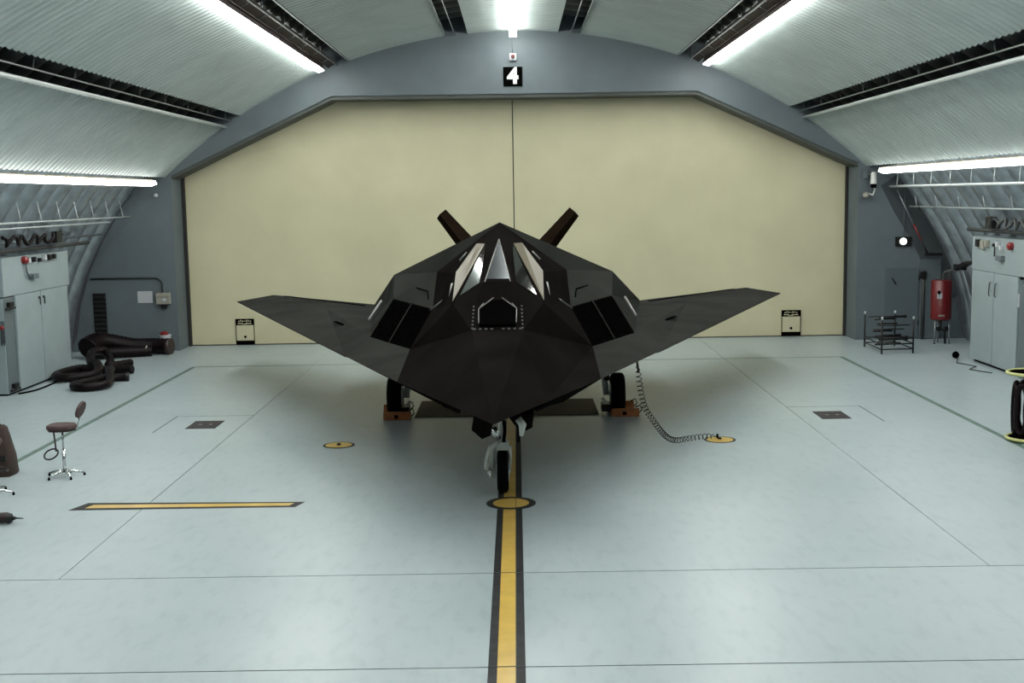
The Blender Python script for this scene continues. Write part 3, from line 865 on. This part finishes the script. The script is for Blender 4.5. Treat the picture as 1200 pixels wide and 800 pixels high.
# ------------------------------------------------------------------ ducts on the left floor
def smooth_path(P, n=8, closed=False):
    P = [Vector(p) for p in P]; out = []
    m = len(P)
    for i in range(m if closed else m - 1):
        p0 = P[i - 1] if (closed or i > 0) else P[i]
        p1, p2 = P[i], P[(i + 1) % m]
        p3 = P[(i + 2) % m] if (closed or i + 2 < m) else p2
        for k in range(n):
            t_ = k / n
            out.append(0.5 * ((2 * p1) + (-p0 + p2) * t_ + (2 * p0 - 5 * p1 + 4 * p2 - p3) * t_ ** 2 + (-p0 + 3 * p1 - 3 * p2 + p3) * t_ ** 3))
    if not closed: out.append(P[-1])
    return out


def ribbed_hose(path, r, n=8, amp=0.06):
    q = smooth_path(path, n)
    rs = [r * (1 + amp * (1 if i % 2 else -1)) if not callable(r) else r(i / (len(q) - 1)) * (1 + amp * (1 if i % 2 else -1)) for i in range(len(q))]
    return MB().tube(q, rs, 12)


t = thing('flexible_duct', 'thick dark collapsed duct lying along the foot of the end wall', 'duct', (-10.9, 33.3, 0))
ribbed_hose([(-11.7, 32.6, 0.30), (-11.55, 33.0, 0.42), (-11.2, 33.3, 0.36), (-10.7, 33.45, 0.26), (-10.2, 33.6, 0.24), (-9.75, 33.55, 0.22)], lambda u: 0.31 - 0.09 * min(1, u * 1.6), 9, 0.05).build('duct_run', DUCT, t)
MB().tube([(-9.78, 33.55, 0.22), (-9.66, 33.53, 0.22)], 0.235, 16).build('duct_cuff', LEATH, t)
ribbed_hose([(-11.6, 32.5, 0.16), (-11.1, 32.7, 0.17), (-10.6, 32.95, 0.16), (-10.1, 33.15, 0.15)], 0.15, 9, 0.05).build('lower_duct_run', DUCT, t)
MB().tube([(-10.24, 32.98, 0.2), (-10.18, 33.0, 0.32)], 0.02, 8).build('duct_clip', BEIGE, t)
t = thing('flexible_duct', 'dark duct coiled in loops beside the left cabinet', 'duct', (-10.7, 29.4, 0))
ribbed_hose([(-9.55, 29.75, 0.11), (-10.0, 29.8, 0.11), (-10.5, 29.75, 0.12), (-10.9, 29.9, 0.14), (-11.1, 29.5, 0.13), (-11.15, 28.9, 0.12), (-10.9, 28.45, 0.12), (-10.5, 28.5, 0.12), (-10.2, 28.9, 0.14), (-10.3, 29.4, 0.3), (-10.6, 29.75, 0.33), (-10.85, 30.6, 0.45), (-10.75, 31.2, 0.42), (-10.5, 30.9, 0.2), (-10.35, 30.4, 0.13), (-10.0, 31.0, 0.12)], 0.105, 8, 0.05).build('duct_run', DUCT, t)
t = thing('flexible_duct', 'dark duct loop lying nearest the camera beside the left cabinet', 'duct', (-9.8, 27.6, 0))
ribbed_hose([(-9.35, 28.55, 0.1), (-9.55, 28.5, 0.1), (-9.85, 28.3, 0.1), (-10.0, 27.9, 0.1), (-10.15, 27.35, 0.1), (-9.95, 27.05, 0.1), (-9.65, 27.05, 0.1), (-9.42, 27.35, 0.11), (-9.5, 27.9, 0.12), (-9.75, 28.6, 0.26), (-9.9, 29.2, 0.22)], 0.095, 8, 0.05).build('duct_run', DUCT, t)
MB().tube([(-9.37, 28.55, 0.1), (-9.27, 28.57, 0.1)], 0.11, 14).build('duct_cuff', DKST, t)
t = thing('floor_cable', 'thin black cable running from the left cabinet foot to the ducts', 'cable', (-11.1, 27.6, 0))
MB().tube(smooth_path([(-11.2, 26.75, 0.02), (-11.1, 26.95, 0.02), (-11.0, 27.3, 0.02), (-10.98, 27.9, 0.02), (-11.0, 28.5, 0.02), (-11.0, 28.9, 0.02)]), 0.02, 6).build('cable_run', BLK, t)
t = thing('fluid_bucket', 'white and red bucket at the end of the thick duct', 'bucket', (-9.97, 34.05, 0))
crease(MB().lathe((-9.97, 34.05, 0), [(0.13, 0), (0.16, 0.44), (0.17, 0.45), (0.17, 0.5)], 18).build('bucket_body', WHITE, t))
crease(MB().lathe((-9.99, 34.03, 0), [(0.12, 0.5), (0.12, 0.56), (0.05, 0.6)], 16).build('bucket_lid', REDP, t))
MB().box(-10.03, -9.9, 33.87, 33.905, 0.28, 0.38).build('bucket_label', LEATH, t)

# ------------------------------------------------------------------ aircraft
PX, PY = -0.143, 13.4
jet = thing('stealth_jet', 'black faceted stealth jet parked nose first on the yellow centre line', 'aircraft', (PX, PY, 0))
jet.rotation_euler = (0, 0, radians(-0.28))


def V(*a): return Vector(a)


K = dict(
    N=V(0, 0, 1.713), R0=V(.636, 1.49, 1.705), P=V(1.452, 3.40, 1.695), C1=V(2.60, 6.17, 1.71),
    T=V(6.63, 15.66, 1.841), Tr=V(6.306, 18.4, 1.769), Tn=V(5.80, 18.0, 1.756), Rt=V(3.009, 13.6, 1.90),
    Ibo=V(2.229, 6.6, 1.973), Ib=V(1.464, 5.6, 1.883), It=V(1.162, 6.6, 2.428), Io=V(1.926, 7.6, 2.523),
    Sh=V(2.04, 8.9, 2.869), Q=V(1.129, 7.4, 3.002), A=V(0, 6.1, 3.873),
    R1=V(.36, 3.08, 2.45), Fo=V(.345, 3.5, 2.72), Fc=V(0, 3.62, 2.80), W=V(.19, 3.7, 3.085), Wa=V(0, 5.3, 3.613),
    T1=V(.20, 5.42, 3.56), t4=V(.66, 3.85, 2.755), t3=V(.675, 5.22, 3.11), t2=V(.34, 5.62, 3.56),
    S2=V(1.55, 13.8, 2.42), E2=V(1.9, 16.4, 1.86), E0=V(0, 17.7, 1.86), Sp=V(0, 14.5, 2.75),
    B0=V(0, 2.2, 1.34), B1=V(.95, 4.6, 1.16), B2=V(1.8, 8.0, 1.12), B3=V(1.8, 13.2, 1.3), Bc=V(0, 14.5, 1.3),
)


def faces_mirror(names):
    """facets given by vertex names on the +x side, mirrored across x = 0"""
    mb = MB()
    for f in names:
        p = [K[n] for n in f]
        c = sum(p, Vector()) / len(p)
        nrm = (p[1] - p[0]).cross(p[2] - p[0])
        if len(p) == 4: nrm += (p[2] - p[0]).cross(p[3] - p[0])
        if nrm.dot(c - Vector((0, 8, 2.0))) < 0: p = p[::-1]
        mb.add(p, [tuple(range(len(p)))])
        q = [Vector((-a.x, a.y, a.z)) for a in p][::-1]
        mb.add(q, [tuple(range(len(q)))])
    return mb


front = [('N', 'R0', 'R1'), ('R0', 'P', 'Ib', 'R1'), ('R1', 'Ib', 't4'), ('Ib', 'It', 't4'), ('R1', 't4', 'Fo'),
         ('Fo', 't4', 'W'), ('Fo', 'W', 'Fc'), ('W', 't4', 'T1'), ('W', 'T1', 'Wa'),
         ('t4', 't3', 't2'), ('t4', 't2', 'T1'), ('t4', 'It', 't3'), ('It', 'Q', 't3'), ('t3', 'Q', 't2'), ('Q', 'A', 't2'), ('T1', 't2', 'A'), ('Wa', 'T1', 'A')]
body = faces_mirror(front)
# centre facets that straddle x = 0
mir = lambda n: Vector((-K[n].x, K[n].y, K[n].z))
body.add([K['N'], K['R1'], mir('R1')], [(0, 1, 2)])
body.add([K['Fc'], K['W'], mir('W')], [(0, 1, 2)])
body.add([K['W'], K['Wa'], mir('W')], [(0, 1, 2)])
rear = [('P', 'C1', 'Ibo', 'Ib'), ('A', 'Q', 'Sh'), ('Q', 'It', 'Io'), ('Q', 'Io', 'Sh'), ('Io', 'Ibo', 'Rt'), ('Io', 'Rt', 'Sh'),
        ('A', 'Sh', 'S2'), ('A', 'S2', 'Sp'), ('Sh', 'Rt', 'S2'), ('Rt', 'E2', 'S2'), ('S2', 'E2', 'E0'), ('S2', 'E0', 'Sp'),
        ]
under = [('N', 'B0', 'R0'), ('R0', 'B0', 'B1', 'P'), ('P', 'B1', 'B2', 'C1'), ('C1', 'B2', 'B3'), ('C1', 'B3', 'Rt'), ('Rt', 'B3', 'E2'), ('E2', 'B3', 'Bc'), ('E2', 'Bc', 'E0'),
         ('B0', 'Bc', 'B3', 'B1'), ('B1', 'B3', 'B2')]
body.build('forward_fuselage', RAM, jet, local=True, flat=True)
rb = faces_mirror(rear).build('rear_fuselage', RAM2, jet, local=True, flat=True)
ub = MB()
for f in under:
    p = [K[n] for n in f]
    nrm = (p[1] - p[0]).cross(p[2] - p[0])
    if nrm.z > 0: p = p[::-1]
    ub.add(p, [tuple(range(len(p)))]); ub.add([Vector((-a.x, a.y, a.z)) for a in p][::-1], [tuple(range(len(p)))])
ub.build('belly', RAM, jet, local=True, flat=True)

for s in (-1, 1):
    def X(v, s=s): return Vector((v.x * s, v.y, v.z))
    # wing: top facet and flat underside with a thin trailing edge
    top = [K['C1'], K['T'], K['Tr'], K['Tn'], K['Rt'], K['Ibo']]
    mid = V(3.9, 12.4, 1.93)
    w_ = MB()
    low = [K['C1'] + V(0, 0.02, -0.02), K['T'] + V(0, .02, -.02), K['Tr'] + V(0, 0, -.03), K['Tn'] + V(0, 0, -.03), K['Rt'] + V(0, 0, -.04), K['Ibo'] + V(0, 0.2, -.45)]
    vs = [X(p) for p in top] + [X(mid)] + [X(p) for p in low] + [X(V(3.9, 12.4, 1.62))]
    fs = [(0, 1, 6), (1, 2, 6), (2, 3, 6), (3, 4, 6), (4, 5, 6), (5, 0, 6)]
    fl = [(7 + b, 7 + a, 13) for a, b in ((0, 1), (1, 2), (2, 3), (3, 4), (4, 5), (5, 0))]
    sd = [(a, a + 7, b + 7, b) for a, b in ((0, 1), (1, 2), (2, 3), (3, 4), (4, 5), (5, 0))]
    fs = fs + fl + sd
    if s < 0: fs = [f[::-1] for f in fs]
    w_.add(vs, fs)
    wg = w_.build('wing', RAM2, jet, local=True, flat=True)
    # elevon gap lines
    for (p, q) in ((V(3.1, 12.7, 1.955), V(5.5, 16.4, 1.885)), (V(5.5, 16.4, 1.885), V(5.78, 17.2, 1.83))):
        MB().tube([X(p), X(q)], 0.012, 5).build('panel_gap', BLK, wg, local=True)
    MB().prism([X(V(3.02, 9.2, 1.905)), X(V(3.3, 9.9, 1.90)), X(V(3.36, 9.86, 1.90)), X(V(3.08, 9.15, 1.905))], (0, 0, 0.012)).build('access_panel', BLK, wg, local=True)
    # ruddervator
    d = V(0.70, 0, 0.714)         # span direction in the section plane
    n_ = V(0.714, 0, -0.70)
    root, tip = V(.36, 0, 2.45), V(1.72, 0, 3.86)
    fr = [(root, 13.4, 17.2, 0.27), (tip, 17.0, 18.8, 0.165)]
    vs = []
    for (c, ya, yb, th) in fr:
        ym = ya + (yb - ya) * 0.38
        for p in (V(c.x, ya, c.z), V(c.x, ym, c.z) + n_ * th, V(c.x, yb, c.z), V(c.x, ym, c.z) - n_ * th):
            vs.append(X(p))
    fs = [(0, 1, 5, 4), (1, 2, 6, 5), (2, 3, 7, 6), (3, 0, 4, 7), (4, 5, 6, 7), (3, 2, 1, 0)]
    if s < 0: fs = [f[::-1] for f in fs]
    MB().add(vs, fs).build('tail_fin', FINM, jet, local=True, flat=True)
    # air intake: dark grid across the four-cornered mouth
    c4 = [K['Ib'], K['Ibo'], K['Io'], K['It']]
    nn = ((c4[1] - c4[0]).cross(c4[3] - c4[0])).normalized()
    if nn.y > 0: nn = -nn

    def bil(u, v, o_=0.0):
        return X(c4[0] * (1 - u) * (1 - v) + c4[1] * u * (1 - v) + c4[2] * u * v + c4[3] * (1 - u) * v + nn * o_)
    mb = MB().add([bil(0, 0, .0), bil(1, 0, .0), bil(1, 1, .0), bil(0, 1, .0)], [(0, 1, 2, 3) if s > 0 else (3, 2, 1, 0)])
    it = mb.build('air_intake', BLK, jet, local=True)
    mb = MB()
    for i in range(1, 16):
        if i == 8: continue
        mb.tube([bil(i / 16, 0, .012), bil(i / 16, 1, .012)], 0.004, 4)
    for i in range(1, 14):
        mb.tube([bil(0, i / 14, .012), bil(1, i / 14, .012)], 0.004, 4)
    o = mb.build('intake_grid', BLK, it, local=True); o['kind'] = 'stuff'
    MB().tube([bil(.5, 0, .02), bil(.5, 1, .02)], 0.013, 6).build('intake_divider', RAM2, it, local=True)
    # auxiliary door above the intake
    q1, q2, q3 = K['Q'], K['It'], K['Io']
    def onp(a, b, c_, o_=0.012):
        nm = (q2 - q1).cross(q3 - q1).normalized()
        if nm.y > 0: nm = -nm
        return X(q1 * a + q2 * b + q3 * c_ + nm * o_)
    MB().tube([onp(.22, .66, .12), onp(.42, .42, .16), onp(.44, .12, .44)], 0.011, 6).build('door_gap', BLK, rb, local=True)
    # side panes
    def pane(pts, name, m, th=0.012):
        P = [X(p) for p in pts]
        nm = (P[1] - P[0]).cross(P[2] - P[0]).normalized()
        if nm.z < 0: nm = -nm
        return MB().prism([p + nm * 0.004 for p in P], nm * th).build(name, m, jet, local=True)

    def lerp3(a, b, c_, u, v): return a + (b - a) * u + (c_ - a) * v
    # rear side pane on t4-t3-t2 / t4-t2-T1
    a, b, c_, d_ = K['t4'], K['t3'], K['t2'], K['T1']
    cen = (a + b + c_) / 3
    p1 = [v_.lerp(cen, 0.05) for v_ in (a, b, c_)]
    cen = (a + b + c_ + d_) / 4
    p1 = [v_.lerp(cen, 0.05) for v_ in (a, b, c_, d_)]
    pane(p1, 'rear_side_pane', GLASS, 0.016)
    # front side pane on W-t4-T1
    cw, c4_, ct = K['W'], K['t4'], K['T1']
    pl = lambda u, v: cw + (c4_ - cw) * u + (ct - cw) * v
    pane([pl(.14, .0 + .03), pl(.76, .05), pl(.10, .86), pl(.02, .93), pl(.0 + .03, .7)], 'front_side_pane', GLASSD)
    # frame strips
    MB().tube([X(K['W'].lerp(K['Wa'], -0.02) + V(-.012, -.01, .012)), X(K['Wa'] + V(0, -.01, .016))], 0.009, 6).build('windscreen_frame', EDGEM, jet, local=True)
    MB().tube([X(K['t4']), X(K['T1'])], 0.016, 6).build('canopy_frame', RAM, jet, local=True)
    # light edge strips
    for (p, q, r_) in ((V(2.30, 7.1, 2.22), V(2.20, 8.1, 2.45), .022), (V(.73, 5.1, 2.95), V(.755, 4.85, 2.775), .026), (V(1.16, 6.08, 2.46), V(.87, 5.55, 2.70), .014), (V(.52, 5.6, 3.42), V(.64, 5.6, 3.29), .012)):
        MB().tube([X(p), X(q)], r_, 6).build('edge_strip', EDGEM, jet, local=True)

# windscreen front pane
a, b, c_ = K['W'], mir('W'), K['Wa']
cen = (a + b + c_) / 3
P = [p.lerp(cen, 0.1) for p in (a, b, c_)]
nm = (P[1] - P[0]).cross(P[2] - P[0]).normalized()
if nm.z < 0: nm = -nm
MB().prism([p + nm * .004 for p in P], nm * 0.012).build('windscreen', GLASSF, jet, local=True)
# infrared turret window below the windscreen
fl, fr_ = K['R1'], mir('R1')
tp, tm = K['Fo'], K['Fc']
poly = [V(.25, 3.12, 2.50), V(.255, 3.42, 2.68), V(.07, 3.58, 2.80), V(-.07, 3.58, 2.80), V(-.255, 3.42, 2.68), V(-.25, 3.12, 2.50)]
ir = MB().prism([p + V(0, -.02, .03) for p in poly], (0, 0.06, -.05)).build('sensor_window', BLK, jet, local=True)
mb = MB()
for s in (-1, 1):
    MB().tube([V(s * .262, 3.12, 2.55), V(s * .268, 3.40, 2.72), V(s * .2, 3.50, 2.79)], 0.008, 6).build('window_frame', EDGEM, ir, local=True)
    MB().tube([V(s * .27, 3.40, 2.72), V(s * .06, 3.58, 2.86)], 0.008, 6).build('window_frame', EDGEM, ir, local=True)
    for k in range(7):
        u = k / 6
        p = V(s * .35, 3.08, 2.47).lerp(V(s * .34, 3.48, 2.735), u)
        MB().box(p.x - .012, p.x + .012, p.y - .012, p.y + .012, p.z, p.z + .02).build('frame_tooth', EDGEM, ir, local=True)
for k in range(9):
    if k == 4: continue
    x = -.32 + k * .08
    MB().box(x - .02, x + .02, 3.06, 3.075, 2.46, 2.48).build('frame_tooth', EDGEM, ir, local=True)
# centre facet between the two lower corners (carries the sensor)
MB().add([K['R1'], K['Fo'], K['Fc'], mir('Fo'), mir('R1')], [(0, 1, 2, 3, 4)]).build('sensor_surround', RAM, jet, local=True)


def wheel(cx, cy, r, wd, name='wheel'):
    w_ = MB().lathe((cx, cy, r), [(r * .55, -wd / 2), (r * .86, -wd / 2), (r * .97, -wd * .38), (r, -wd * .2), (r, wd * .2), (r * .97, wd * .38), (r * .86, wd / 2), (r * .55, wd / 2)], 32, 'x').build(name, RUB, jet, local=True)
    h_ = MB().lathe((cx, cy, r), [(r * .18, -wd * .56), (r * .5, -wd * .5), (r * .5, wd * .5), (r * .18, wd * .56)], 24, 'x').build('hub', WHITEG, w_, local=True)
    crease(h_)
    return w_


wheel(0.03, 3.68, 0.31, 0.165, 'nose_wheel')
g_ = MB()
MB().cyl((0.03, 3.68, 0.66), (0.03, 3.45, 1.5), 0.055, 12).build('nose_strut', WHITEG, jet, local=True)
MB().box(-.07, .12, 3.56, 3.72, .64, .78).build('strut_collar', WHITEG, jet, local=True, bevel=0.02)
MB().tube([(-.06, 3.6, .74), (-.11, 3.6, .62), (-.10, 3.66, .31)], [0.035, 0.03, 0.03], 8).build('wheel_fork', WHITEG, jet, local=True)
MB().tube([(.13, 3.6, .70), (.14, 3.64, .5), (.125, 3.68, .31)], [0.03, 0.02, 0.025], 8).build('wheel_fork', WHITEG, jet, local=True)
MB().tube([(-.04, 3.56, .76), (-.14, 3.5, .70), (-.20, 3.5, .52), (-.21, 3.52, .40), (-.13, 3.6, .33)], [0.04, 0.04, 0.032, 0.035, 0.025], 8).build('torque_link', WHITEG, jet, local=True)
MB().cyl((-.17, 3.48, .36), (-.13, 3.5, .26), .03, 10).build('tow_lug', WHITEG, jet, local=True)
MB().tube([(-.02, 3.5, .84), (-.06, 3.46, .9), (-.08, 3.44, 1.0)], 0.045, 10).build('taxi_lamp', CHROME, jet, local=True)
MB().tube([(.05, 3.5, .78), (.07, 3.5, .95), (.06, 3.45, 1.1)], 0.025, 8).build('brake_line', BLK, jet, local=True)
MB().box(.25, .29, 2.3, 3.3, 1.02, 1.36).build('gear_door', RAM, jet, local=True, bevel=0.01)
MB().tube([(.27, 2.12, 1.38), (.33, 2.1, 1.30), (.31, 2.1, 1.15)], [0.05, 0.055, 0.025], 8).build('door_lamp', WHITEG, jet, local=True)
MB().prism([V(.48, 2.2, 1.42), V(.46, 2.2, 1.24), V(.30, 2.2, 1.17), V(.12, 2.2, 1.42)], (0, .6, 0)).build('gear_door', RAM, jet, local=True)
MB().prism([V(-.33, 2.4, 1.36), V(-.36, 2.4, 1.18), V(-.22, 2.42, 1.05), V(-.1, 2.42, 1.1), V(-.05, 2.4, 1.36)], (0, .5, 0)).build('gear_door', RAM, jet, local=True)
for s in (-1, 1):
    MB().prism([V(s * .74, 2.1, 1.62), V(s * .72, 2.1, 1.56), V(s * .5, 2.2, 1.44), V(s * .5, 2.1, 1.5)], (0, .3, 0)).build('belly_fairing', RAM, jet, local=True)
for s in (-1, 1):
    cx = s * 2.2
    wheel(cx, 9.95, 0.40, 0.27, 'main_wheel')
    xi = cx - s * 0.22
    MB().cyl((xi, 9.95, .36), (xi - s * 0.1, 10.1, 1.35), 0.06, 12).build('main_strut', WHITEG, jet, local=True)
    MB().cyl((xi, 9.95, .40), (cx, 9.95, .40), 0.045, 10).build('axle', WHITEG, jet, local=True)
    MB().box(xi - .05, xi + .05, 9.7, 10.2, .68, 1.3).build('gear_door', RAM, jet, local=True)
    MB().cyl((xi - s * .02, 9.72, .24), (xi - s * .1, 9.72, .34), 0.03, 8).build('brake_lug', WHITEG, jet, local=True)
    MB().box(xi - .1, xi + .07, 9.75, 10.1, .06, .2).build('brake_block', DKST, jet, local=True)

# chocks
CH = [(-2.22, 22.95, 'orange wheel chock in front of the left main wheel'), (2.22, 22.95, 'orange wheel chock in front of the right main wheel'),
      (-2.3, 23.72, 'orange wheel chock behind the left main wheel'), (2.2, 23.72, 'orange wheel chock behind the right main wheel')]
for i, (cx, cy, lab) in enumerate(CH):
    t = thing('wheel_chock', lab, 'chock', (cx, cy, 0), 'orange chocks at the main wheels')
    f = 1 if i < 2 else -1
    MB().prism([(cx - .27, cy - .09 * f, 0), (cx - .27, cy + .08 * f, 0), (cx - .27, cy + .06 * f, .06), (cx - .27, cy - .02 * f, .16), (cx - .27, cy - .06 * f, .16)], (.54, 0, 0)).build('chock_block', ORANGE, t, bevel=0.01)
    MB().tube([(cx + .27, cy, .06), (cx + .33, cy, .12), (cx + .30, cy + .05, .2), (cx + .2, cy + .03 * f, .17)], 0.013, 6).build('chock_rope', DKST, t)
    MB().box(cx - .05, cx + .02, cy - .1 * f, cy - .07 * f, .04, .1).build('chock_tag', BLK, t)
t = thing('brown_sheet', 'thin dark brown sheet on the floor between the main wheels', 'mat', (-0.1, 24, 0))  # thin flat brown sheet between the main wheels
MB().box(-1.9, 1.72, 23.12, 24.95, 0.007, 0.016).build('sheet_body', SHEET, t)

# coiled grounding cable from the wing to the yellow disc
path = smooth_path([(2.05, 18.95, 1.66), (2.10, 19.0, 1.25), (2.2, 19.15, 0.85), (2.42, 19.4, 0.5), (2.62, 19.75, 0.24), (2.82, 20.1, 0.10), (3.08, 20.35, 0.075), (3.38, 20.5, 0.075), (3.62, 20.58, 0.06)], 16)
Ls = [0]
for p, q in zip(path[:-1], path[1:]): Ls.append(Ls[-1] + (q - p).length)
tot = Ls[-1]; hel = []; turns = 40; N_ = turns * 12
j = 0
for i in range(N_ + 1):
    sL = tot * i / N_
    while j < len(Ls) - 2 and Ls[j + 1] < sL: j += 1
    u = (sL - Ls[j]) / max(1e-6, Ls[j + 1] - Ls[j])
    p = path[j].lerp(path[j + 1], min(1, u)); tg = (path[j + 1] - path[j]).normalized()
    e1 = tg.cross(Vector((0, 1, 0.2))).normalized(); e2 = tg.cross(e1)
    rr = 0.045 * min(1, (sL) / .25 + .05) * min(1, (tot - sL) / .15 + .05)
    a = 2 * pi * turns * i / N_
    hel.append(p + e1 * rr * cos(a) + e2 * rr * sin(a))
t = thing('coiled_cable', 'dark coiled earthing cable hanging from the right wing to the floor disc', 'cable', (3.4, 20.5, 0))
MB().tube(hel, 0.006, 5).build('cable_coil', BLK, t)
MB().cyl((2.05, 18.95, 1.66), (2.08, 18.98, 1.45), 0.02, 8).build('cable_plug', LEATH, t)
MB().cyl((3.62, 20.58, 0.03), (3.62, 20.58, 0.10), 0.02, 8).build('cable_clip', BLK, t)
